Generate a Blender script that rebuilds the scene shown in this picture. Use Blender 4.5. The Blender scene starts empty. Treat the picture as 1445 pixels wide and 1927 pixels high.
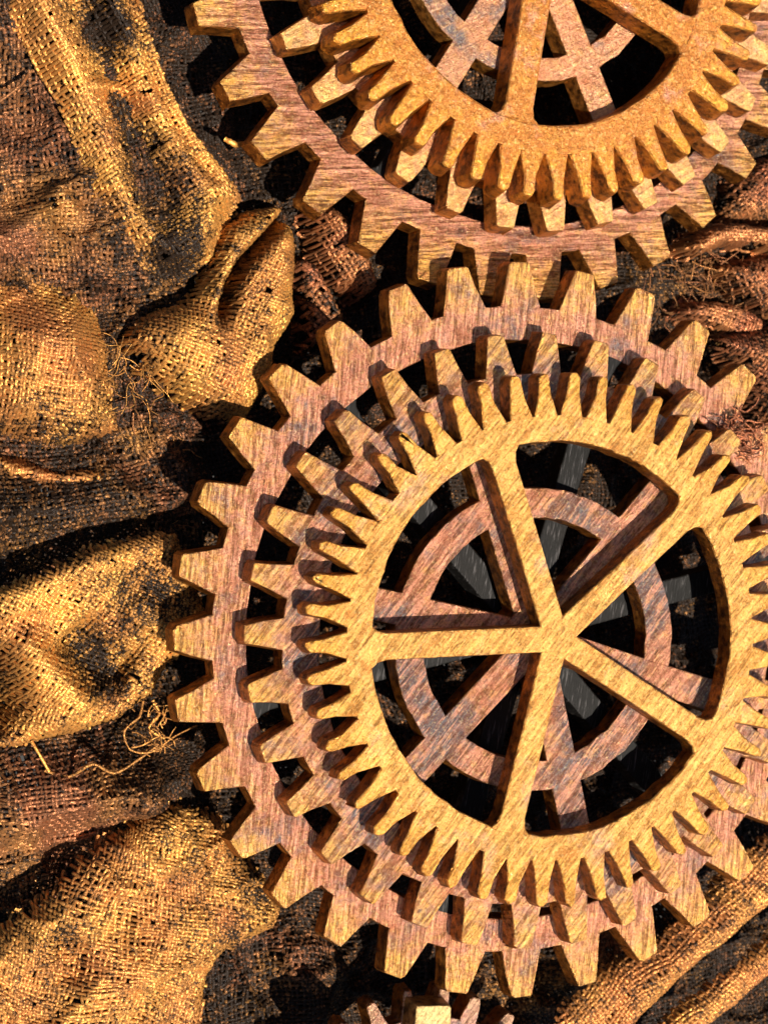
import bpy, bmesh, math, random
import numpy as np
from mathutils import Vector, Matrix

# ------------------------------------------------------------------ camera, sky, sun, exposure
S = 0.001                                   # scene metres per drawing unit
F_PX, YAW, PITCH = 3683.0, -0.3534, 0.0162
W_PX, H_PX = 1445.0, 1927.0
sc = bpy.context.scene
col = sc.collection
zc = Vector((math.sin(YAW) * math.cos(PITCH), math.sin(PITCH), math.cos(YAW) * math.cos(PITCH)))
xc = Vector((0, 1, 0)).cross(zc).normalized()
yc = zc.cross(xc)
CAM = zc * F_PX
cam = bpy.data.cameras.new('camera')
cam.sensor_fit = 'VERTICAL'
cam.sensor_height = 24.0
cam.lens = 24.0 * F_PX / H_PX
cam.clip_start, cam.clip_end = 0.05, 100.0
camo = bpy.data.objects.new('camera', cam)
col.objects.link(camo)
camo.matrix_world = Matrix.Translation(CAM * S) @ Matrix((xc, yc, zc)).transposed().to_4x4()
sc.camera = camo
cam.dof.use_dof = True
cam.dof.focus_distance = (F_PX - 60) * S
cam.dof.aperture_fstop = 2.2

TO_SUN = Vector((0.06, -0.32, 0.94)).normalized()
elev = math.asin(TO_SUN.z)
world = bpy.data.worlds.new('World')
sc.world = world
world.use_nodes = True
nt = world.node_tree
bg = nt.nodes['Background']
sky = nt.nodes.new('ShaderNodeTexSky')
sky.sky_type = 'NISHITA'
sky.sun_disc = False
sky.sun_elevation = elev
sky.sun_rotation = math.atan2(TO_SUN.x, TO_SUN.y)
nt.links.new(sky.outputs[0], bg.inputs['Color'])
bg.inputs['Strength'].default_value = 0.05
sun = bpy.data.lights.new('sun', 'SUN')
sun.energy = 5.0
sun.angle = math.radians(0.5)
sun.color = (1.0, 0.93, 0.82)
suno = bpy.data.objects.new('sun', sun)
col.objects.link(suno)
suno.matrix_world = TO_SUN.to_track_quat('Z', 'Y').to_matrix().to_4x4()
sc.view_settings.view_transform = 'Standard'
sc.view_settings.look = 'None'
sc.view_settings.gamma = 1.0
sc.view_settings.exposure = 1.3

rng = random.Random(7)

# ------------------------------------------------------------------ helpers
def ray(px, py):
    return (xc * (px - W_PX / 2) + yc * (H_PX / 2 - py) - zc * F_PX).normalized()

def at(px, py, z):
    """point of the drawing (units) seen at photo pixel px,py on the height z"""
    d = ray(px, py)
    t = (z - CAM.z) / d.z
    return CAM + d * t

def tag(o, label=None, cat=None, group=None, kind=None):
    if label: o['label'] = label
    if cat: o['category'] = cat
    if group: o['group'] = group
    if kind: o['kind'] = kind
    return o

def empty(name, label, cat, mat=None, group=None):
    o = bpy.data.objects.new(name, None)
    o.empty_display_size = 0.05
    col.objects.link(o)
    if mat is not None: o.matrix_world = mat
    return tag(o, label, cat, group)

def link(name, me, mat, parent=None, smooth=False):
    me.materials.append(mat) if mat and not me.materials else None
    o = bpy.data.objects.new(name, me)
    col.objects.link(o)
    if parent: o.parent = parent
    if smooth: me.polygons.foreach_set('use_smooth', [True] * len(me.polygons))
    return o

def np_mesh(name, verts, faces, attrs=None):
    """verts (n,3) in drawing units, faces (m,4)"""
    me = bpy.data.meshes.new(name)
    me.vertices.add(len(verts)); me.vertices.foreach_set('co', (verts * S).astype(np.float32).ravel())
    me.loops.add(faces.size); me.loops.foreach_set('vertex_index', faces.astype(np.int32).ravel())
    me.polygons.add(len(faces))
    me.polygons.foreach_set('loop_start', np.arange(0, faces.size, faces.shape[1], dtype=np.int32))
    me.polygons.foreach_set('use_smooth', np.ones(len(faces), dtype=bool))
    for k, v in (attrs or {}).items():
        a = me.attributes.new(k, 'FLOAT', 'POINT'); a.data.foreach_set('value', v.astype(np.float32))
    me.update(calc_edges=True)
    return me

# value noise
def hsh(ix, iy, seed):
    h = (ix.astype(np.int64) * 374761393 + iy.astype(np.int64) * 668265263 + seed * 974711) & 0xffffffff
    h = ((h ^ (h >> 13)) * 1274126177) & 0xffffffff
    h = h ^ (h >> 16)
    return (h & 0xffffff) / float(0xffffff)

def vn(x, y, seed=0):
    x = np.asarray(x, float); y = np.asarray(y, float)
    ix, iy = np.floor(x), np.floor(y)
    fx, fy = x - ix, y - iy
    fx = fx * fx * (3 - 2 * fx); fy = fy * fy * (3 - 2 * fy)
    a = hsh(ix, iy, seed); b = hsh(ix + 1, iy, seed); c = hsh(ix, iy + 1, seed); d = hsh(ix + 1, iy + 1, seed)
    return (a * (1 - fx) + b * fx) * (1 - fy) + (c * (1 - fx) + d * fx) * fy

def fbm(x, y, seed=0, o=3):
    s = 0; a = 1; n = 0
    for k in range(o):
        s = s + a * vn(x * 2 ** k, y * 2 ** k, seed + k * 17); n += a; a *= .5
    return s / n

# ------------------------------------------------------------------ materials
class NT:
    def __init__(self, name):
        self.m = bpy.data.materials.new(name); self.m.use_nodes = True
        self.t = self.m.node_tree; self.b = self.t.nodes['Principled BSDF']
    def n(self, typ, **kw):
        n = self.t.nodes.new('ShaderNode' + typ)
        for k, v in kw.items(): setattr(n, k, v)
        return n
    def l(self, a, b): self.t.links.new(a, b)
    def val(self, sock, v):
        if hasattr(v, 'is_output') or isinstance(v, bpy.types.NodeSocket): self.l(v, sock)
        else: sock.default_value = v
    def math(self, op, a, b=0.0, clamp=False):
        n = self.n('Math', operation=op, use_clamp=clamp); self.val(n.inputs[0], a); self.val(n.inputs[1], b); return n.outputs[0]
    def rng(self, v, a, b, c=0.0, d=1.0):
        n = self.n('MapRange'); self.val(n.inputs[0], v)
        for i, q in enumerate((a, b, c, d)): n.inputs[i + 1].default_value = q
        return n.outputs[0]
    def mix(self, f, a, b, mode='MIX'):
        n = self.n('Mix', data_type='RGBA', blend_type=mode); self.val(n.inputs[0], f)
        for s, q in ((n.inputs[6], a), (n.inputs[7], b)):
            if isinstance(q, bpy.types.NodeSocket): self.l(q, s)
            else: s.default_value = (*q, 1)
        return n.outputs[2]
    def noise(self, vec, scale, detail=3, rough=.55, dist=0.0):
        n = self.n('TexNoise'); self.l(vec, n.inputs['Vector'])
        n.inputs['Scale'].default_value = scale; n.inputs['Detail'].default_value = detail
        n.inputs['Roughness'].default_value = rough; n.inputs['Distortion'].default_value = dist
        return n.outputs[0]
    def mapping(self, vec, rot=(0, 0, 0), scale=(1, 1, 1), loc=(0, 0, 0)):
        n = self.n('Mapping'); self.l(vec, n.inputs[0])
        n.inputs['Rotation'].default_value = rot; n.inputs['Scale'].default_value = scale; n.inputs['Location'].default_value = loc
        return n.outputs[0]

def gear_material(name, root, r_in, r_root, r_tip, stroke_deg, face, tipc, wall, worn, streak, worn_amt, seed):
    k = NT(name)
    tc = k.n('TexCoord'); tc.object = root
    geo = k.n('NewGeometry')
    pos = geo.outputs['Position']
    sep = k.n('SeparateXYZ'); k.l(tc.outputs['Object'], sep.inputs[0])
    cb = k.n('CombineXYZ'); k.l(sep.outputs[0], cb.inputs[0]); k.l(sep.outputs[1], cb.inputs[1])
    ln = k.n('VectorMath', operation='LENGTH'); k.l(cb.outputs[0], ln.inputs[0])
    r = ln.outputs['Value']
    pv = k.mapping(pos, loc=(seed * 3.1, seed * 1.7, 0))
    low = k.noise(pv, 12, 4, .6)
    mid = k.noise(pv, 60, 4, .6)
    fine = k.noise(pv, 190, 5, .78, .5)
    # gold dry-brushed on tooth tips, copper pink on the ring
    tipf = k.rng(r, (r_root - 25) * S, (r_tip - 8) * S)
    tipf = k.math('ADD', tipf, k.rng(mid, .3, .7, -.45, .45))
    tipf = k.math('ADD', tipf, k.rng(low, .3, .7, -.25, .25), True)
    c = k.mix(tipf, face, tipc)
    c = k.mix(k.math('MULTIPLY', k.rng(k.noise(k.mapping(pos, loc=(2 + seed, 1, 4)), 34, 5, .7), .50, .66), .6), c, (face[0] * .52, face[1] * .36, face[2] * .26))
    grit = k.noise(k.mapping(pos, loc=(7, seed, 3)), 105, 4, .7, .3)
    c = k.mix(k.math('MULTIPLY', k.rng(grit, .48, .60), .6 * (1.15 - streak), True), c, (face[0] * .70, face[1] * .52, face[2] * .55))
    c = k.mix(k.math('MULTIPLY', k.rng(grit, .46, .36), .4 * (1.15 - streak), True), c, (.95, .52, .14))
    # patches of other paint
    c = k.mix(k.math('MULTIPLY', k.rng(k.noise(k.mapping(pos, loc=(seed, 5, 2)), 20, 5, .65), .54, .72), .55), c, (face[0] * 1.05, face[1] * .72, face[2] * .62))
    wn = k.noise(k.mapping(pos, loc=(9 + seed, seed, 2)), 9, 6, .68)
    wf = k.rng(wn, .62 - worn_amt * .22, .74 - worn_amt * .2)
    wf = k.math('MULTIPLY', wf, k.math('SUBTRACT', 1.0, k.math('MULTIPLY', tipf, .8)), True)
    c = k.mix(wf, c, worn)
    # brush strokes, with highlights along them painted into the colour
    rot = k.mapping(pos, rot=(0, 0, -math.radians(stroke_deg)), loc=(seed, 0, 0))
    st = k.noise(k.mapping(rot, scale=(13, 135, 40)), 1.0, 4, .66, .3)
    st2 = k.noise(k.mapping(rot, scale=(32, 250, 60), loc=(3, 2, 1)), 1.0, 2, .5, .5)
    groove = k.math('MULTIPLY', k.rng(st, .50, .42), k.rng(mid, .25, .6, .35, 1.0), True)
    groove2 = k.rng(st2, .44, .36)
    g = k.math('MULTIPLY', k.math('MAXIMUM', groove, k.math('MULTIPLY', groove2, .8)), streak, True)
    c = k.mix(k.math('MULTIPLY', g, .85), c, k.mix(k.rng(mid, .4, .6), (face[0] * .40, face[1] * .27, face[2] * .17), (face[0] * .13, face[1] * .09, face[2] * .08)))
    hi = k.rng(st, .53, .59)
    c = k.mix(k.math('MULTIPLY', hi,   .75 * streak), c, k.mix(tipf, tuple(min(1, q * 1.3 + .02) for q in face), tuple(min(1, q * 1.15 + .02) for q in tipc)))
    c = k.mix(k.math('MULTIPLY', k.rng(fine, .48, .37), .65), c, (wall[0] * .6, wall[1] * .5, wall[2] * .5))
    c = k.mix(k.math('MULTIPLY', k.rng(fine, .55, .64), .5), c, (1.0, .76, .34))  # bright specks: metallic sparkle painted as colour
    # walls: sides darker and orange, their shade and warm bounce put into the colour
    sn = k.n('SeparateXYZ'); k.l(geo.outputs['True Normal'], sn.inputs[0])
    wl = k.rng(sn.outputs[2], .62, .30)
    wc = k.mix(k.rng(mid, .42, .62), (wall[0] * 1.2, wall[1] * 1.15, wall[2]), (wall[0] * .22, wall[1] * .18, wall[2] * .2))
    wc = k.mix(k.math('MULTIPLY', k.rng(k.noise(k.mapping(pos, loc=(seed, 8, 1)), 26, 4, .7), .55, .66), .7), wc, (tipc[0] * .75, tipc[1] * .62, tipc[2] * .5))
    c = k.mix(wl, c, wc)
    k.l(c, k.b.inputs['Base Color'])
    k.b.inputs['Metallic'].default_value = .9
    k.l(k.rng(fine, .3, .7, .52, .24), k.b.inputs['Roughness'])
    h = k.math('ADD', k.math('MULTIPLY', st, 1.5 * streak), k.math('MULTIPLY', fine, .55))
    h = k.math('ADD', h, k.math('MULTIPLY', mid, .8))
    bp = k.n('Bump'); bp.inputs['Strength'].default_value = 1.0; bp.inputs['Distance'].default_value = .0065
    k.l(h, bp.inputs['Height']); k.l(bp.outputs[0], k.b.inputs['Normal'])
    return k.m

def cloth_material(name, gold, copper, dark):
    k = NT(name)
    at_ = k.n('Attribute', attribute_name='gold'); hue = k.n('Attribute', attribute_name='hue')
    geo = k.n('NewGeometry'); pos = geo.outputs['Position']
    fine = k.noise(pos, 330, 2, .6)
    c = k.mix(hue.outputs['Fac'], gold, copper)
    g = k.math('ADD', at_.outputs['Fac'], k.rng(fine, .3, .7, -.38, .38), True)
    c = k.mix(g, dark, c)
    k.l(c, k.b.inputs['Base Color'])
    k.l(k.math('MULTIPLY', g, .8), k.b.inputs['Metallic']); k.b.inputs['Specular IOR Level'].default_value = .1
    k.l(k.rng(fine, .3, .7, .6, .28), k.b.inputs['Roughness'])
    bp = k.n('Bump'); bp.inputs['Strength'].default_value = .6; bp.inputs['Distance'].default_value = .0025
    k.l(k.noise(pos, 420, 2, .6), bp.inputs['Height']); k.l(bp.outputs[0], k.b.inputs['Normal'])
    return k.m

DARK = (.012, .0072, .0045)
M_gold = cloth_material('gold_painted_gauze', (.70, .33, .075), (.48, .18, .055), DARK)
M_copper = cloth_material('copper_painted_gauze', (.52, .22, .07), (.42, .14, .065), DARK)
M_dark = cloth_material('dark_painted_gauze', (.46, .22, .055), (.30, .115, .05), DARK)
k = NT('black_painted_board'); k.b.inputs['Base Color'].default_value = (.012, .011, .011, 1); k.b.inputs['Roughness'].default_value = .85
M_board = k.m
k = NT('shaded_spoke_black'); geo = k.n('NewGeometry')  # near-black lower spokes: deep shade and streaky highlights put into the colour
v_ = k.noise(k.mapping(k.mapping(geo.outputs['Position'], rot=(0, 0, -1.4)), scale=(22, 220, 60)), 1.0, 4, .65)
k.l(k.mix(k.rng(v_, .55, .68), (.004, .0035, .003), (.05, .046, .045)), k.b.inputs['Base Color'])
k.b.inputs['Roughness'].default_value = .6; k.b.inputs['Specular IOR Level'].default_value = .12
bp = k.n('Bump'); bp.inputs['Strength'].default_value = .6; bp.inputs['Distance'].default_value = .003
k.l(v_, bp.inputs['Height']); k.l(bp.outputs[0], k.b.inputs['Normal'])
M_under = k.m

# ------------------------------------------------------------------ gears
def offset_poly(pts, d):
    n = len(pts); out = []
    for i in range(n):
        a, b, c = pts[i - 1], pts[i], pts[(i + 1) % n]
        e1 = Vector((b[0] - a[0], b[1] - a[1])).normalized(); e2 = Vector((c[0] - b[0], c[1] - b[1])).normalized()
        n1 = Vector((e1.y, -e1.x)); n2 = Vector((e2.y, -e2.x))
        m = (n1 + n2); L = max(m.length_squared / 2, .35)
        out.append((b[0] + m.x * d / L, b[1] + m.y * d / L))
    return out

def slab(pts, z0, z1, bev, draft):
    """a CCW outline made solid with a rounded upper edge and sides that flare a little towards the base"""
    layers = [(offset_poly(pts, draft), z0), (pts, z1 - bev), (offset_poly(pts, -bev * .35), z1 - bev * .3), (offset_poly(pts, -bev), z1)]
    bm = bmesh.new(); rows = []
    for poly, z in layers: rows.append([bm.verts.new((x * S, y * S, z * S)) for x, y in poly])
    n = len(pts)
    for a, b in zip(rows, rows[1:]):
        for i in range(n):
            bm.faces.new((a[i], a[(i + 1) % n], b[(i + 1) % n], b[i]))
    bm.faces.new(rows[-1]); bm.faces.new(rows[0][::-1])
    bm.normal_update()
    me = bpy.data.meshes.new('slab'); bm.to_mesh(me); bm.free()
    return me

def ring_mesh(r0, r1, z0, z1, bev, draft, seed, n=240, ob=None):
    ob = bev if ob is None else ob
    prof = [(r0 - draft, z0), (r0, z1 - bev), (r0 + bev * .35, z1 - bev * .3), (r0 + bev, z1), ((r0 + r1) / 2, z1), (r1 - ob, z1), (r1 - ob * .35, z1 - ob * .3), (r1, z1 - ob), (r1 + draft, z0)]
    a = np.linspace(0, 2 * np.pi, n, endpoint=False)
    V = []
    for j, (r, z) in enumerate(prof):
        side = -1 if j < 4 else 1
        rr = r + (vn(a * 14, a * 0 + seed, 3) - .5) * 3.0 * (1 if j != 4 else 0) + (vn(a * 40, a * 0 + seed, 5) - .5) * 1.6
        V.append(np.stack([rr * np.cos(a), rr * np.sin(a), np.full(n, z)], 1))
    V = np.concatenate(V); m = len(prof); F = []
    i = np.arange(n); i2 = (i + 1) % n
    for j in range(m):
        j2 = (j + 1) % m
        F.append(np.stack([j * n + i, j2 * n + i, j2 * n + i2, j * n + i2], 1))
    F = np.concatenate(F)
    me = np_mesh('ring', V, F)
    me.polygons.foreach_set('use_smooth', np.zeros(len(F), dtype=bool))
    return me

def tooth_poly(ang, r0, rt, hw_root, hw_tip, rnd, skew=0.0, mid=.46, jit=0.0):
    """tooth pointing along +x of its own angle, CCW"""
    L = [(r0 - 7, -hw_root), (r0, -hw_root * 1.0), (r0 + (rt - r0) * .5, -(hw_root * mid + hw_tip * (1 - mid)) + skew * .5)]
    R = [(rt - rnd, -hw_tip + skew), (rt - rnd * .35, -hw_tip + rnd * .38 + skew), (rt, -hw_tip + rnd + skew)]
    R2 = [(rt, hw_tip - rnd + skew), (rt - rnd * .35, hw_tip - rnd * .38 + skew), (rt - rnd, hw_tip + skew)]
    L2 = [(r0 + (rt - r0) * .5, (hw_root * mid + hw_tip * (1 - mid)) + skew * .5), (r0, hw_root), (r0 - 7, hw_root)]
    p = L + R + R2 + L2
    p = [(x + rng.uniform(-jit, jit), y + rng.uniform(-jit, jit)) for x, y in p]
    c, s = math.cos(ang), math.sin(ang)
    return [(x * c - y * s, x * s + y * c) for x, y in p]

def spoke_poly(ang, r0, r1, hw, flare0, flare1, jit=.8):
    up = [(r0, hw + flare0), (r0 + 16, hw + flare0 * .25), (r0 + 34, hw), ((r0 + r1) / 2, hw * .97), (r1 - 30, hw), (r1 - 12, hw + flare1 * .3), (r1 - 2, hw + flare1), (r1 + 5, hw + flare1)]
    p = [(x, -y) for x, y in up] + up[::-1]
    p = [(x + rng.uniform(-jit, jit) * .5, y + rng.uniform(-jit, jit)) for x, y in p]
    c, s = math.cos(ang), math.sin(ang)
    return [(x * c - y * s, x * s + y * c) for x, y in p]

def make_gear(name, label, centre, ztop, th, tilt, n_teeth, phase_deg, r_in, r_root, r_tip, hw_root, hw_tip, rnd, tips_px,
              spokes, spoke_hw, mid_ring, mat_args, bev=3.0, draft=4.0, hub_r=40, flare=(6, 12), skew=0.0, dark_spokes=False, jit=1.2, hub_in=0.0):
    jit = jit * 1.4
    nrm = Vector((-tilt[0], -tilt[1], 1)).normalized()
    q = Vector((0, 0, 1)).rotation_difference(nrm).to_matrix().to_4x4()
    top = Vector((centre[0], centre[1], ztop))
    M = Matrix.Translation((top - nrm * th) * S) @ q
    root = empty(name, label, 'gear', M)
    Mi = M.inverted()
    def local(px, py, z=None):
        o = Mi @ (CAM * S); d = (Mi.to_3x3() @ ray(px, py))
        t = ((th if z is None else z) * S - o.z) / d.z
        p = (o + d * t) / S
        return p
    mat = gear_material('painted_' + name, root, r_in, r_root, r_tip, *mat_args)
    link('rim', ring_mesh(r_in, r_root, 0, th, bev, 0 if bev < 2 else draft * .6, n_teeth + th, ob=1.2 if n_teeth == 50 else None), mat, root)
    # teeth: the ones the photograph shows stand where they stand in it, hand-cast and uneven
    pitch = 2 * math.pi / n_teeth
    spots = {}
    for i, (px, py) in enumerate(tips_px):
        p = local(px, py); spots[i] = (math.atan2(p.y, p.x), p.xy.length)
    last = len(tips_px)
    rest = n_teeth - last
    if last:
        a0, a1 = spots[0][0], spots[last - 1][0]
        gap = (a0 - a1) % (2 * math.pi)
        stp = gap / (rest + 1)
        for j in range(rest): spots[last + j] = (a1 + stp * (j + 1), r_tip)
    else:
        for j in range(n_teeth): spots[j] = (math.radians(phase_deg) + j * pitch, r_tip)
    for i in range(n_teeth):
        a, r = spots[i]
        r = r_tip + max(-9, min(9, r - r_tip))
        # leave out teeth far outside the frame
        P = M @ (Vector((r_tip * math.cos(a), r_tip * math.sin(a), th)) * S) / S - CAM
        u = F_PX * P.dot(xc) / -P.dot(zc) + W_PX / 2; v = H_PX / 2 - F_PX * P.dot(yc) / -P.dot(zc)
        if u > 1600 or v < -150 or v > 2080 or u < -150: continue
        pl = tooth_poly(a, r_root, r, hw_root + rng.uniform(-1, 1), hw_tip + rng.uniform(-1.2, 1.2), rnd, rng.uniform(-1.5, 1.5) + skew, mid=.20 if n_teeth == 50 else .46, jit=jit)
        link('tooth', slab(pl, 0, th - .35 - .1 * (i % 2), bev, draft), mat, root)
    angs = []
    for sp in spokes:
        if isinstance(sp, tuple): p = local(*sp); angs.append(math.atan2(p.y, p.x))
        else: angs.append(math.radians(sp))
    for i, a in enumerate(angs):
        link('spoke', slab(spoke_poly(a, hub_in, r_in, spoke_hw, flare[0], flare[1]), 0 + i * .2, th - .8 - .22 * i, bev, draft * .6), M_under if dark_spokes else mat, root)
    if hub_r:
        pl = [(hub_r * (1 + rng.uniform(-.03, .03)) * math.cos(t * math.pi / 12), hub_r * (1 + rng.uniform(-.03, .03)) * math.sin(t * math.pi / 12)) for t in range(24)]
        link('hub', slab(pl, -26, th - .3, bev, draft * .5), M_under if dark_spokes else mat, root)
    if mid_ring:
        link('inner_ring', ring_mesh(mid_ring[0], mid_ring[1], 1.5, th - 2.4, bev, draft * .5, 5, 160), M_under if dark_spokes else mat, root)
    return root

T1_t = [(370,28),(424,171),(488,284),(588,390),(691,465),(805,530),(922,565),(1031,563),(1146,537),(1248,492),(1336,418),(1414,321)]
T2_t = [(536,78),(596,181),(671,268),(758,333),(854,396),(952,428),(1045,435),(1141,420),(1226,388),(1298,340)]
T3_t = [(740,232),(788,272),(840,312),(895,338),(948,358),(998,370),(1055,377),(1108,373),(1160,362),(1208,345),(1255,320),(1298,288),(1333,250),(1370,205)]
M1_t = [(1412,698),(1322,612),(1216,548),(1102,512),(979,493),(860,504),(748,541),(627,613),(521,697),(441,803),(381,926),(342,1062),(331,1204),(332,1338),(381,1472),(444,1600),(524,1698),(625,1770),(740,1838),(860,1870),(982,1880),(1107,1852),(1223,1805),(1325,1738),(1405,1646)]
M2_t = [(1316,740),(1228,680),(1133,644),(1033,627),(933,631),(831,659),(732,702),(641,781),(566,865),(509,967),(476,1078),(460,1192),(469,1305),(495,1421),(549,1525),(614,1617),(691,1695),(790,1743),(884,1777),(987,1785),(1090,1773),(1186,1737)]
M3_t = [(1410,898),(1374,859),(1339,811),(1297,782),(1244,747),(1191,724),(1138,708),(1082,700),(1024,702),(969,708),(908,721),(857,745),(802,776),(754,814),(714,856),(662,912),(627,960),(602,1025),(590,1085),(575,1147),(575,1217),(580,1280),(597,1347),(617,1410),(637,1465),(670,1520),(709,1571),(754,1611),(799,1648),(849,1671),(908,1693),(961,1703),(1019,1708),(1077,1706),(1135,1695),(1188,1671)]

PINK, GOLD, WALL, GREY = (.66, .275, .165), (.93, .46, .10), (.26, .09, .014), (.15, .145, .155)
#                     stroke, face, tip, wall, worn, streak, worn amount, seed
make_gear('cog_wheel', 'large pinkish copper cog with broad teeth at the bottom of the middle stack', (291, -229.4), 0, 46, (0, 0), 32, 0,
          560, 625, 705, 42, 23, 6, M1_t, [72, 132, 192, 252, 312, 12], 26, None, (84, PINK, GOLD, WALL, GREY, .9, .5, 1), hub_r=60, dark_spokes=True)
make_gear('cog_wheel', 'mid sized copper cog with six spokes, just under the golden five spoked wheel', (286.8, -243.4), 66, 48, (0, 0), 32, 0,
          436, 506, 583, 31, 18, 5, M2_t, [(800, 1430), (1072, 1500), (1310, 1300), (1210, 965), 108, 167], 31, (232, 289), (50, (.64, .275, .165), GOLD, WALL, GREY, .9, .75, 2), hub_r=70)
make_gear('cog_wheel', 'golden five spoked wheel with fine pointed teeth, topmost of the middle stack', (295.2, -236.6), 138, 46, (0, 0), 50, 0,
          369, 417, 500, 24, 10.5, 9, M3_t, [(943, 850), (1310, 955), (700, 1218), (957, 1580), (1325, 1385)], 25, None,
          (50, (.93, .46, .115), (.93, .43, .07), (.26, .09, .013), (.70, .38, .24), .75, .25, 3), bev=4.5, draft=2.5, hub_r=34, flare=(4, 14))
make_gear('cog_wheel', 'large copper cog with horizontal brush strokes, lowest of the upper stack', (314.8, 1119), -110, 50, (-.036, -.038), 32, 0,
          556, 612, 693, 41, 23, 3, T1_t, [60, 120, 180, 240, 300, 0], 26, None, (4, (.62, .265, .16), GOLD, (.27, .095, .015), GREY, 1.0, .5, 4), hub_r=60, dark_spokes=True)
make_gear('cog_wheel', 'mid sized bronze cog showing blunt teeth around the upper toothed wheel', (330.8, 1122), -45, 50, (-.036, -.038), 32, 0,
          432, 500, 575, 31, 18, 5, T2_t, [(845, 140), (1138, 215), 357, 57, 117, 177], 29, (236, 282), (30, (.64, .31, .17), (.90, .52, .15), (.40, .16, .03), GREY, .35, .3, 5), hub_r=50)
make_gear('cog_wheel', 'orange bronze wheel with fine pointed teeth, topmost of the upper stack', (323.4, 1088), 24, 56, (-.036, -.038), 50, 0,
          348, 405, 489, 23.5, 12, 9, T3_t, [(975, 225), (1303, 66), 189, 117, 43], 30, None,
          (50, (.58, .215, .045), (.82, .37, .045), (.32, .11, .014), (.60, .27, .19), .22, .35, 6), bev=6, draft=7, hub_r=40, flare=(4, 16))
c8 = at(797, 2152, -70)
make_gear('pinion_wheel', 'small pink copper cog with narrow teeth peeking in at the bottom edge', (c8.x, c8.y), -62, 50, (0, 0), 26, 0,
          180, 248, 296, 18, 10, 6, [(963, 1910), (897, 1878), (836, 1858), (765, 1856), (693, 1872), (625, 1907)], [], 20, None,
          (50, (.60, .33, .26), (.72, .42, .25), WALL, GREY, .8, .5, 7), hub_r=0)
c9 = at(800, 2156, -5)
make_gear('block_wheel', 'thick yellow cog block rising over the small bottom cog', (c9.x, c9.y), -5, 64, (0, 0), 8, 86,
          130, 175, 266, 40, 36, 3, [], [], 20, None,
          (50, (.86, .60, .24), (.90, .64, .26), (.30, .16, .05), GREY, .5, .1, 8), hub_r=0)

# ------------------------------------------------------------------ gauze: every thread is real, woven over and under
def wpoly(px, z): return np.array([[at(x, y, z).x, at(x, y, z).y] for x, y in px])

def seg_dist(X, Y, a, b):
    d = b - a; L = (d ** 2).sum() + 1e-9
    t = np.clip(((X - a[0]) * d[0] + (Y - a[1]) * d[1]) / L, 0, 1)
    dx, dy = X - a[0] - t * d[0], Y - a[1] - t * d[1]
    return np.hypot(dx, dy), np.sign(d[0] * dy - d[1] * dx), t

def line_field(X, Y, P):
    """distance to an open polyline, the side, and position 0..1 along"""
    best = np.full(X.shape, 1e9); side = np.zeros(X.shape); al = np.zeros(X.shape)
    n = len(P) - 1
    for i in range(n):
        d, s, t = seg_dist(X, Y, P[i], P[i + 1]); m = d < best
        best[m] = d[m]; side[m] = s[m]; al[m] = ((i + t) / n)[m]
    return best, side, al

def poly_sd(X, Y, P):
    """signed distance to a closed outline, positive inside"""
    best = np.full(X.shape, 1e9); inside = np.zeros(X.shape, bool); n = len(P)
    for i in range(n):
        a, b = P[i], P[(i + 1) % n]
        d, _, _ = seg_dist(X, Y, a, b); best = np.minimum(best, d)
        c = ((a[1] > Y) != (b[1] > Y)) & (X < (b[0] - a[0]) * (Y - a[1]) / (b[1] - a[1] + 1e-12) + a[0])
        inside ^= c
    return np.where(inside, best, -best)

class Fold:
    def __init__(s, outline, z_edge, z_top, w, ridges=(), rough=14, seed=0, power=.5, tiltz=(0, 0), soft=False):
        s.soft = soft
        s.zr = (z_edge + z_top) / 2
        s.P = wpoly(outline, s.zr) if outline else None
        s.ze, s.zt, s.w, s.rough, s.seed, s.pw = z_edge, z_top, w, rough, seed, power
        s.R = [(wpoly(p, s.zr), amp, wl, wr) for p, amp, wl, wr in ridges]
        s.c = s.P.mean(0) if outline else np.zeros(2); s.tz = tiltz
    def h(s, X, Y):
        if s.P is not None:
            sd = poly_sd(X, Y, s.P) + (vn(X / 60, Y / 60, s.seed + 90) - .5) * 10
            q = np.clip(sd / s.w, 0, 1); prof = q * q * (3 - 2 * q) if s.soft else (1 - (1 - q) ** 2) ** s.pw
            z = s.ze + (s.zt - s.ze) * prof + s.tz[0] * (X - s.c[0]) + s.tz[1] * (Y - s.c[1])
        else: z = np.full(X.shape, float(s.zt))
        for P, amp, wl, wr in s.R:
            d, side, al = line_field(X, Y, P)
            w = np.where(side > 0, wl, wr)
            z = z + amp * np.exp(-(d / w) ** 2) * np.clip(np.minimum(al, 1 - al) * 6 + .25, 0, 1)
        cr = 1 - np.abs(2 * vn(X / 95 + Y / 210, Y / 95 - X / 260, s.seed + 121) - 1); cr2 = 1 - np.abs(2 * vn(X / 48 - Y / 90, Y / 60, s.seed + 131) - 1)
        z = z + (cr ** 5 * 1.1 + cr2 ** 5 * .45) * s.rough
        z = z + (fbm(X / 130, Y / 130, s.seed, 3) - .5) * s.rough * 2 + (vn(X / 26, Y / 26, s.seed + 7) - .5) * s.rough * .35
        return z

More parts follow.
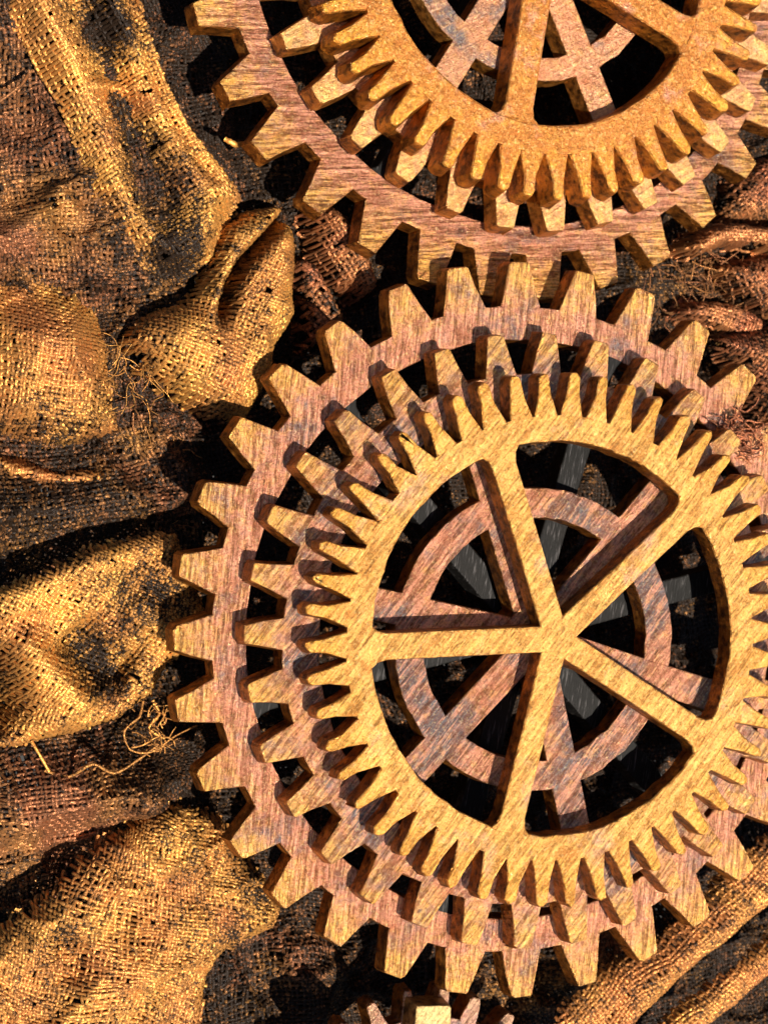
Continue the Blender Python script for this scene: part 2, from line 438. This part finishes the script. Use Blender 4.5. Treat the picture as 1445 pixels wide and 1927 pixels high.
def weave(fold, ang_deg, pitch, gold_fn, seed, fray=6, holes=.0, rad=.45, warp=16, box=None, zscale=1.0):
    """lays warp and weft over the fold; gives verts, faces, gold, hue"""
    th = math.radians(ang_deg); c, s_ = math.cos(th), math.sin(th)
    P = fold.P if fold.P is not None else box
    ctr = P.mean(0); Q = P - ctr
    U = Q[:, 0] * c + Q[:, 1] * s_; V_ = -Q[:, 0] * s_ + Q[:, 1] * c
    u0, u1, v0, v1 = U.min() - 30, U.max() + 30, V_.min() - 30, V_.max() + 30
    VV, FF, GG, HH, base = [], [], [], [], 0
    for kind in (0, 1):
        a0, a1, b0, b1 = (u0, u1, v0, v1) if kind == 0 else (v0, v1, u0, u1)
        na = int((a1 - a0) / pitch); nb = int((b1 - b0) / pitch) * 2
        I, J = np.meshgrid(np.arange(na), np.arange(nb + 1), indexing='ij')
        jit = (hsh(I * 1.0, I * 0.0, seed + kind * 5) - .5) * pitch * .35
        A = a0 + I * pitch + jit + (vn(I * .9, J * .11, seed + 11 + kind) - .5) * pitch * .8
        B = b0 + J * pitch * .5
        u, v = (A, B) if kind == 0 else (B, A)
        wx = (vn(u / 150 + 9, v / 150, seed + 31) - .5) * 2 * warp + (vn(u / 50 + 9, v / 50, seed + 37) - .5) * .5 * warp
        wy = (vn(u / 150, v / 150 + 7, seed + 33) - .5) * 2 * warp + (vn(u / 50, v / 50 + 7, seed + 39) - .5) * .5 * warp
        uu, vv = u + wx, v + wy
        X = ctr[0] + uu * c - vv * s_; Y = ctr[1] + uu * s_ + vv * c
        e = 1.5
        Z = fold.h(X, Y); gx = (fold.h(X + e, Y) - Z) / e; gy = (fold.h(X, Y + e) - Z) / e
        nl = np.sqrt(gx ** 2 + gy ** 2 + 1); N = np.stack([-gx / nl, -gy / nl, 1 / nl], -1)
        C = np.stack([X, Y, Z], -1)
        amp = pitch * .17
        ph = np.cos(np.pi * (J * .5) + np.pi * I + kind * np.pi)
        C = C + N * (amp * ph)[..., None]
        T = np.gradient(C, axis=1); T /= np.linalg.norm(T, axis=-1, keepdims=True) + 1e-9
        Bn = np.cross(N, T); Bn /= np.linalg.norm(Bn, axis=-1, keepdims=True) + 1e-9
        fat = (vn(I * .7, J * .16, seed + 51 + kind) * .34 + hsh(I * 1.0, J // 3 * 1.0, seed + 53) * .22 + .72)
        r = pitch * rad * fat
        r = r[..., None]
        V4 = np.stack([C - Bn * r - N * r * .45, C - Bn * r * .45 + N * r * .62, C + Bn * r * .45 + N * r * .62, C + Bn * r - N * r * .45], 2)
        if fold.P is not None:
            sd = poly_sd(X, Y, fold.P)
            keep = sd + (hsh(I * 1.0, I * 0.0 + 3, seed + 61) - .35) * fray * 2 + (vn(X / 18, Y / 18, seed + 4) - .5) * fray > 0
        else: keep = (X > P[:, 0].min()) & (X < P[:, 0].max()) & (Y > P[:, 1].min()) & (Y < P[:, 1].max())
        if holes > 0:
            hn = vn(X / 11, Y / 11, seed + 71); keep &= ~((hn > 1 - holes) & (hsh(I * 1.0, J // 2 * 1.0, seed + 77) > .35))
        g, hue = gold_fn(X, Y, Z, ph)
        g = g + (hsh(I * 1.0, J * 1.0, seed + 81) - .5) * .75 + (vn(X / 14, Y / 14, seed + 83) - .5) * .5
        idx = base + np.arange(V4.shape[0] * V4.shape[1] * 4).reshape(V4.shape[0], V4.shape[1], 4)
        ok = keep[:, :-1] & keep[:, 1:]
        for q in range(3):
            f = np.stack([idx[:, :-1, q], idx[:, 1:, q], idx[:, 1:, q + 1], idx[:, :-1, q + 1]], -1)[ok]
            FF.append(f[:, ::-1])
        VV.append(V4.reshape(-1, 3)); GG.append(np.repeat(g.ravel(), 4)); HH.append(np.repeat(hue.ravel(), 4)); base += V4.shape[0] * V4.shape[1] * 4
    V = np.concatenate(VV); F = np.concatenate(FF); G = np.concatenate(GG); H = np.concatenate(HH)
    used = np.unique(F); rm = np.zeros(len(V), int); rm[used] = np.arange(len(used))
    return V[used], rm[F], G[used], H[used]

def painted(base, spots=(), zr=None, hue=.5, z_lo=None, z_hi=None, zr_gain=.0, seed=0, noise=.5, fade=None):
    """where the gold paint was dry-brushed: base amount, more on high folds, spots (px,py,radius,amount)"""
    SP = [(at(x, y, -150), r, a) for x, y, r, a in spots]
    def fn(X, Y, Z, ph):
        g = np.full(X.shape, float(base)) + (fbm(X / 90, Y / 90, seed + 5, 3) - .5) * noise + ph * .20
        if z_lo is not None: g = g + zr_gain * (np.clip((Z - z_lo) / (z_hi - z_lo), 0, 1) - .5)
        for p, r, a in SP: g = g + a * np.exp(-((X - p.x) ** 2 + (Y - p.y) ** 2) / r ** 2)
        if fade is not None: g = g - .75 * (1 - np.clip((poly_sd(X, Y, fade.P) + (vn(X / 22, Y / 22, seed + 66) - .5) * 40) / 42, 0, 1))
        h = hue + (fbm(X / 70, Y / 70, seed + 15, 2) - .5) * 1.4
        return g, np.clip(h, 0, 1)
    return fn

def cloth(label, fold, ang, pitch, gold_fn, mat, seed, name='gauze_fold', cat='gauze cloth', **kw):
    V, F, G, H = weave(fold, ang, pitch, gold_fn, seed, **kw)
    me = np_mesh('weave', V, F, {'gold': G, 'hue': H})
    p = (V.min(0) + V.max(0)) / 2; p[2] = V[:, 2].min()
    me.transform(Matrix.Translation(Vector(p) * -S))
    o = empty(name, label, cat, Matrix.Translation(Vector(p) * S))
    w = link('woven_threads', me, mat, o); tag(w, kind='stuff')
    return o

# the board everything is glued to
bm = bmesh.new()
ext = 6000
vs = [bm.verts.new((x * S, y * S, -345 * S)) for x, y in ((-ext, -ext), (ext, -ext), (ext, ext), (-ext, ext))]
bm.faces.new(vs); me = bpy.data.meshes.new('board'); bm.to_mesh(me); bm.free()
tag(link('ground', me, M_board), kind='structure')

base_fold = Fold(None, 0, -300, 1, [
    ([(-200, -200), (60, 60), (190, 300), (250, 560)], 95, 200, 90),
    ([(-260, 1000), (0, 970), (300, 930)], 75, 90, 90), ([(-260, 1500), (60, 1480), (420, 1500)], 90, 120, 90), ([(200, 640), (330, 860), (330, 1100)], 40, 60, 60),
    ([(-60, 480), (70, 410), (150, 350)], 70, 30, 60),
    ([(-60, 20), (30, 120), (90, 260)], -30, 60, 60),
    ([(-60, 1600), (120, 1500), (330, 1500)], 90, 70, 70),
    ([(560, 1800), (640, 1860), (640, 1990)], 60, 50, 50),
    ([(1060, 1880), (1200, 1800), (1330, 1730)], 100, 60, 60),
    ([(-60, 960), (150, 960), (330, 930)], 40, 40, 40)], rough=26, seed=3)
base_box = wpoly([(-160, -160), (1640, -160), (1640, 2100), (-160, 2100)], -300)
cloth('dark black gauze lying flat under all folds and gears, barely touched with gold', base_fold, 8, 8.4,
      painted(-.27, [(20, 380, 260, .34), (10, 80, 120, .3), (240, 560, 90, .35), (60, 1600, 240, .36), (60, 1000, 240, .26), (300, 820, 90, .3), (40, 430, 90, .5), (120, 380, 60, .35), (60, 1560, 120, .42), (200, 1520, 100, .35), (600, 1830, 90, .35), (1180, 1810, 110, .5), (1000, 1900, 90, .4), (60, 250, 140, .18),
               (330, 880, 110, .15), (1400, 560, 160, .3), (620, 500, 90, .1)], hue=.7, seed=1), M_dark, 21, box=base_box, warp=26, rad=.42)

strap = Fold([(-40, -90), (25, 40), (75, 130), (120, 215), (160, 320), (195, 420), (270, 500), (350, 532), (410, 480), (462, 365), (405, 300), (345, 225), (305, 130), (272, 20), (240, -90)], -215, -150, 60,
             [([(120, -90), (185, 60), (240, 190), (290, 330), (330, 450)], -85, 38, 46), ([(255, -60), (290, 90), (335, 205), (395, 300), (440, 360)], 28, 14, 14),
              ([(30, -60), (105, 120), (160, 260), (220, 400)], 40, 34, 26), ([(160, 170), (215, 160), (265, 175)], 26, 16, 12)], rough=10, seed=5, soft=True)
cloth('long golden gauze strap running down from the top left with a dark hollow', strap, -58, 7.8,
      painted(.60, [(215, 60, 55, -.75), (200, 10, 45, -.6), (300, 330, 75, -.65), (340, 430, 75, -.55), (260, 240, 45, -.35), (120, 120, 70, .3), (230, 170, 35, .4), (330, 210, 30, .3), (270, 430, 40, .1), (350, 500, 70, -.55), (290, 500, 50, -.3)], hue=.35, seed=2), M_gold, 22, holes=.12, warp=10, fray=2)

swell = Fold([(-90, 545), (20, 505), (120, 500), (215, 545), (262, 640), (275, 740), (265, 820), (240, 880), (150, 905), (60, 900), (-90, 850)], -300, -165, 150,
             [([(-90, 835), (20, 880), (110, 900), (250, 893)], 80, 17, 24), ([(-60, 800), (100, 842), (240, 830)], -45, 30, 30), ([(-60, 700), (60, 660), (200, 680)], 22, 50, 50)], rough=16, seed=8, soft=True)
cloth('broad orange brown gauze swell at the middle of the left edge with a gold hem', swell, -6, 7.8,
      painted(.50, [(40, 620, 120, .18), (150, 560, 60, -.1), (120, 850, 70, -.45), (20, 840, 60, -.35), (120, 897, 36, .9), (10, 872, 36, .8), (60, 888, 36, .8), (180, 897, 36, .8), (235, 885, 36, .6), (180, 590, 60, .1), (230, 780, 60, -.2)], hue=.55, seed=3, fade=swell), M_gold, 23, fray=10, holes=.05)

pod = Fold([(240, 640), (262, 605), (300, 585), (350, 572), (385, 530), (405, 480), (425, 425), (470, 398), (545, 385), (557, 470), (553, 590), (520, 650), (505, 720), (462, 790), (400, 785), (330, 745), (275, 700)], -260, -110, 60,
           [([(560, 385), (500, 440), (455, 490), (425, 540), (402, 610)], -130, 13, 13), ([(395, 560), (412, 490), (440, 430)], 22, 14, 14), ([(290, 640), (400, 690), (500, 640)], 25, 50, 50)], rough=8, seed=11)
cloth('puffed gold gauze pod with a dark slit between the strap and the gears', pod, -24, 7.8,
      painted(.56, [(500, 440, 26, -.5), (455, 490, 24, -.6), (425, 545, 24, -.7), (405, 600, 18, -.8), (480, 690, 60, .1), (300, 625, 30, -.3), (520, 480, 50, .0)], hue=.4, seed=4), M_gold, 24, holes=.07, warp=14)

strip = Fold([(572, 395), (615, 385), (655, 420), (688, 480), (705, 545), (672, 572), (625, 540), (590, 480)], -280, -170, 30,
             [([(600, 400), (640, 470), (690, 560)], 20, 14, 14)], rough=8, seed=13)
cloth('narrow pink copper gauze strip between the pod and the upper stack', strip, -55, 7.8, painted(.42, [(660, 500, 60, .15)], hue=.8, seed=5), M_copper, 25, holes=.12)
strip2 = Fold([(556, 490), (590, 500), (620, 545), (650, 600), (610, 640), (575, 660), (556, 600)], -290, -200, 26, rough=9, seed=14)
cloth('short dark coppery gauze scrap tucked beside the tip of the pod', strip2, -50, 9.4, painted(.2, hue=.7, seed=6), M_copper, 26, holes=.15, fray=12)

flap = Fold([(-90, 1150), (0, 1108), (80, 1075), (165, 1032), (250, 1012), (325, 1000), (352, 1060), (392, 1150), (372, 1215), (320, 1250), (285, 1310), (215, 1355), (110, 1385), (40, 1402), (-90, 1420)], -190, -120, 46,
            [([(-90, 1135), (60, 1090), (170, 1040), (320, 1004)], 40, 26, 40), ([(120, 1180), (180, 1250), (240, 1280)], -75, 60, 40), ([(20, 1190), (90, 1260), (160, 1330)], 42, 26, 60),
             ([(230, 1130), (300, 1170), (360, 1200)], 30, 30, 30), ([(-90, 1300), (-20, 1260), (0, 1330), (-30, 1380)], -170, 40, 40)], rough=12, seed=17)
cloth('crumpled gold gauze flap on the left edge with a black hollow', flap, -30, 7.8,
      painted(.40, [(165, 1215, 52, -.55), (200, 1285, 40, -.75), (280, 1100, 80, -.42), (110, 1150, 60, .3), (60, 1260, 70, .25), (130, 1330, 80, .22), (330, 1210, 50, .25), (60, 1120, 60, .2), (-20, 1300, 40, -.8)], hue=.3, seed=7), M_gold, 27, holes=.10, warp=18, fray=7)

swell2 = Fold([(-90, 1830), (-10, 1770), (60, 1715), (130, 1650), (200, 1585), (270, 1535), (345, 1515), (420, 1545), (470, 1620), (535, 1700), (520, 1750), (430, 1785), (395, 1830), (385, 1920), (395, 2060), (-90, 2060)], -200, -125, 70,
              [([(-60, 1850), (110, 1725), (230, 1600), (330, 1540)], 22, 40, 60), ([(90, 1740), (140, 1790), (130, 1850)], -30, 24, 34), ([(60, 2000), (200, 1860), (380, 1720)], 24, 60, 60)], rough=16, seed=19)
cloth('large rounded gold gauze swell filling the bottom left corner', swell2, -14, 7.8,
      painted(.46, [(125, 1740, 34, -.55), (470, 1660, 60, -.4), (110, 1660, 40, -.1), (430, 1770, 40, -.3), (220, 1800, 120, .12)], hue=.5, seed=8), M_gold, 28, holes=.06, warp=22, fray=9)

rf = [("pink copper gauze at the right edge beside the upper stack's lowest teeth", [(1372, 345), (1430, 300), (1560, 240), (1560, 440), (1400, 425), (1350, 415)], -300, -215, 50, -40, .36, .8, 31, ()),
      ('rolled gold gauze hem arching out between the two stacks on the right', [(1268, 468), (1310, 432), (1380, 422), (1460, 430), (1560, 440), (1560, 482), (1440, 468), (1350, 462), (1300, 490)], -250, -140, 22, 5, .6, .5, 32, ()),
      ('small brown gauze pleat under the rolled hem on the right', [(1340, 505), (1400, 485), (1560, 480), (1560, 625), (1440, 610), (1390, 575), (1365, 545)], -280, -180, 40, -45, .28, .6, 33, ([(1330, 500), (1375, 560), (1420, 600)],)),
      ('thin pink gauze roll above the right teeth of the middle stack', [(1258, 588), (1300, 566), (1370, 575), (1420, 600), (1420, 640), (1370, 640), (1290, 605)], -280, -190, 24, -20, .38, .8, 34, ()),
      ('greyish pink gauze behind the last teeth on the right', [(1350, 640), (1430, 620), (1560, 600), (1560, 960), (1450, 930), (1420, 800), (1400, 720)], -220, -95, 70, -25, .25, .8, 35, ())]
for lab, outl, ze, zt, w, ang, g, hu, sd, rid in rf:
    cloth(lab, Fold(outl, ze, zt, w, [(r, -60, 12, 12) for r in rid], rough=11, seed=sd), ang, 7.8, painted(g, hue=hu, seed=sd), M_copper, sd, holes=.08, fray=9)
roll1 = Fold([(1560, 1560), (1445, 1570), (1370, 1635), (1305, 1712), (1222, 1778), (1130, 1830), (1050, 1900), (1000, 2060), (1130, 2060), (1195, 1925), (1275, 1840), (1370, 1765), (1445, 1700), (1560, 1640)], -150, -95, 60,
             [([(1560, 1600), (1400, 1700), (1240, 1830), (1100, 1990)], 15, 30, 30)], rough=4, seed=41)
cloth('smooth orange gauze roll curving round the lower right corner', roll1, 38, 8.4, painted(.50, hue=.75, seed=9, noise=.5), M_gold, 41, rad=.5, holes=.0, fray=1)
roll2 = Fold([(1560, 1700), (1445, 1765), (1380, 1815), (1290, 1885), (1215, 1950), (1180, 2060), (1250, 2060), (1300, 1960), (1400, 1870), (1470, 1815), (1560, 1760)], -165, -120, 34, rough=4, seed=43)
cloth('thin orange gauze cord outside the smooth roll at the lower right corner', roll2, 38, 8.4, painted(.50, hue=.6, seed=10, noise=.5), M_gold, 42, rad=.5, holes=.0, fray=1)

# ------------------------------------------------------------------ loose threads
def strand(pts, r0, r1, name, mat, parent, hue=.5, gold=.9):
    P = [at(x, y, z) for x, y, z in pts]
    # Catmull-Rom
    Q = []
    for i in range(len(P) - 1):
        p0 = P[max(i - 1, 0)]; p1 = P[i]; p2 = P[i + 1]; p3 = P[min(i + 2, len(P) - 1)]
        for t in np.linspace(0, 1, 5)[:-1]:
            Q.append(.5 * ((2 * p1) + (p2 - p0) * t + (2 * p0 - 5 * p1 + 4 * p2 - p3) * t * t + (3 * p1 - p0 - 3 * p2 + p3) * t ** 3))
    Q.append(P[-1]); V = []; n = len(Q); K = 6
    for i, q in enumerate(Q):
        T = (Q[min(i + 1, n - 1)] - Q[max(i - 1, 0)]).normalized(); a = T.orthogonal().normalized(); b = T.cross(a)
        r = (r0 + (r1 - r0) * i / (n - 1)) * rng.uniform(.8, 1.2)
        for k_ in range(K):
            w = 2 * math.pi * k_ / K; V.append(q + a * r * math.cos(w) + b * r * math.sin(w))
    V = np.array([v[:] for v in V]); F = []
    for i in range(n - 1):
        for k_ in range(K): F.append((i * K + k_, i * K + (k_ + 1) % K, (i + 1) * K + (k_ + 1) % K, (i + 1) * K + k_))
    me = np_mesh(name, V, np.array(F), {'gold': np.full(len(V), gold), 'hue': np.full(len(V), hue)})
    me.transform(parent.matrix_world.inverted())
    return link(name, me, mat, parent)

def tuft(label, px, py, z, strands, mat, cat='thread tuft'):
    o = empty('thread_tuft', label, cat, Matrix.Translation(at(px, py, z) * S))
    for pts, r0, r1, hue, gold in strands: strand(pts, r0, r1, 'strand', mat, o, hue, gold)
    return o

def rand_strands(n, cx, cy, z, sx, sy, ln, seed, ang=None, r=(1.6, 3.2), hue=.6):
    R = random.Random(seed); out = []
    for i in range(n):
        x = cx + R.gauss(0, sx); y = cy + R.gauss(0, sy); a = (R.uniform(0, 6.28) if ang is None else ang + R.gauss(0, .5)); pts = []; zz = z + R.uniform(-10, 25)
        for j in range(R.randint(3, 6)):
            pts.append((x, y, zz)); a += R.gauss(0, .7); x += ln * math.cos(a); y += ln * math.sin(a); zz += R.uniform(-9, 9)
        rr = R.uniform(*r) * .62; out.append((pts, rr, rr * .6, min(1, max(0, hue + R.uniform(-.3, .3))), R.uniform(.2, .75)))
    return out

tuft('frayed orange thread tuft curling out below the flap beside the large cog', 290, 1400, -180,
     [([(85, 1450, -150), (130, 1462, -140), (175, 1438, -120), (215, 1455, -125), (260, 1430, -120), (300, 1400, -120)], 3.2, 2.4, .5, .35),
      ([(270, 1320, -120), (262, 1350, -110), (235, 1375, -110), (245, 1410, -115), (285, 1415, -120), (330, 1385, -120), (372, 1365, -130)], 2.6, 1.6, .5, .45),
      ([(288, 1318, -120), (300, 1345, -115), (280, 1370, -110), (310, 1390, -115)], 3.5, 2.5, .3, .8),
      ([(60, 1395, -150), (75, 1420, -140), (95, 1455, -150)], 4, 2.5, .2, .9)] + rand_strands(36, 290, 1378, -130, 26, 24, 11, 3, ang=-.6, hue=.5), M_gold)
tuft('sparse frayed threads trailing between the orange swell and the large cog', 300, 900, -250,
     rand_strands(50, 300, 880, -262, 42, 75, 14, 5, ang=1.3, r=(1.3, 2.6)), M_dark)
tuft('wispy threads around the left tip of the pod', 262, 650, -200, rand_strands(30, 262, 690, -190, 26, 40, 20, 9, ang=1.0, r=(1.3, 2.6), hue=.3), M_gold)
tuft('pinkish red clump of fibres caught under the golden wheel on the right', 1385, 830, 20,
     rand_strands(70, 1392, 815, 8, 26, 20, 13, 11, r=(2.2, 4.5), hue=1.0), M_copper)
tuft('dark tangled threads behind the roll in the gap right of the stacks', 1300, 520, -260, rand_strands(60, 1300, 520, -250, 45, 28, 20, 13, ang=.4, r=(1.5, 3), hue=.8), M_dark)
tuft('single stray brown thread lying across the upper left corner', 30, 170, -200, [([(-20, 205, -200), (15, 180, -190), (40, 160, -190), (54, 140, -200)], 3.5, 3, .8, .5)], M_dark, 'stray thread')
tuft('tiny golden knot of thread beside an upper stack tooth', 433, 270, -170, [([(424, 262, -150), (436, 268, -145), (445, 273, -150), (456, 270, -160)], 6, 5, .1, 1.0)], M_gold, 'thread knot')
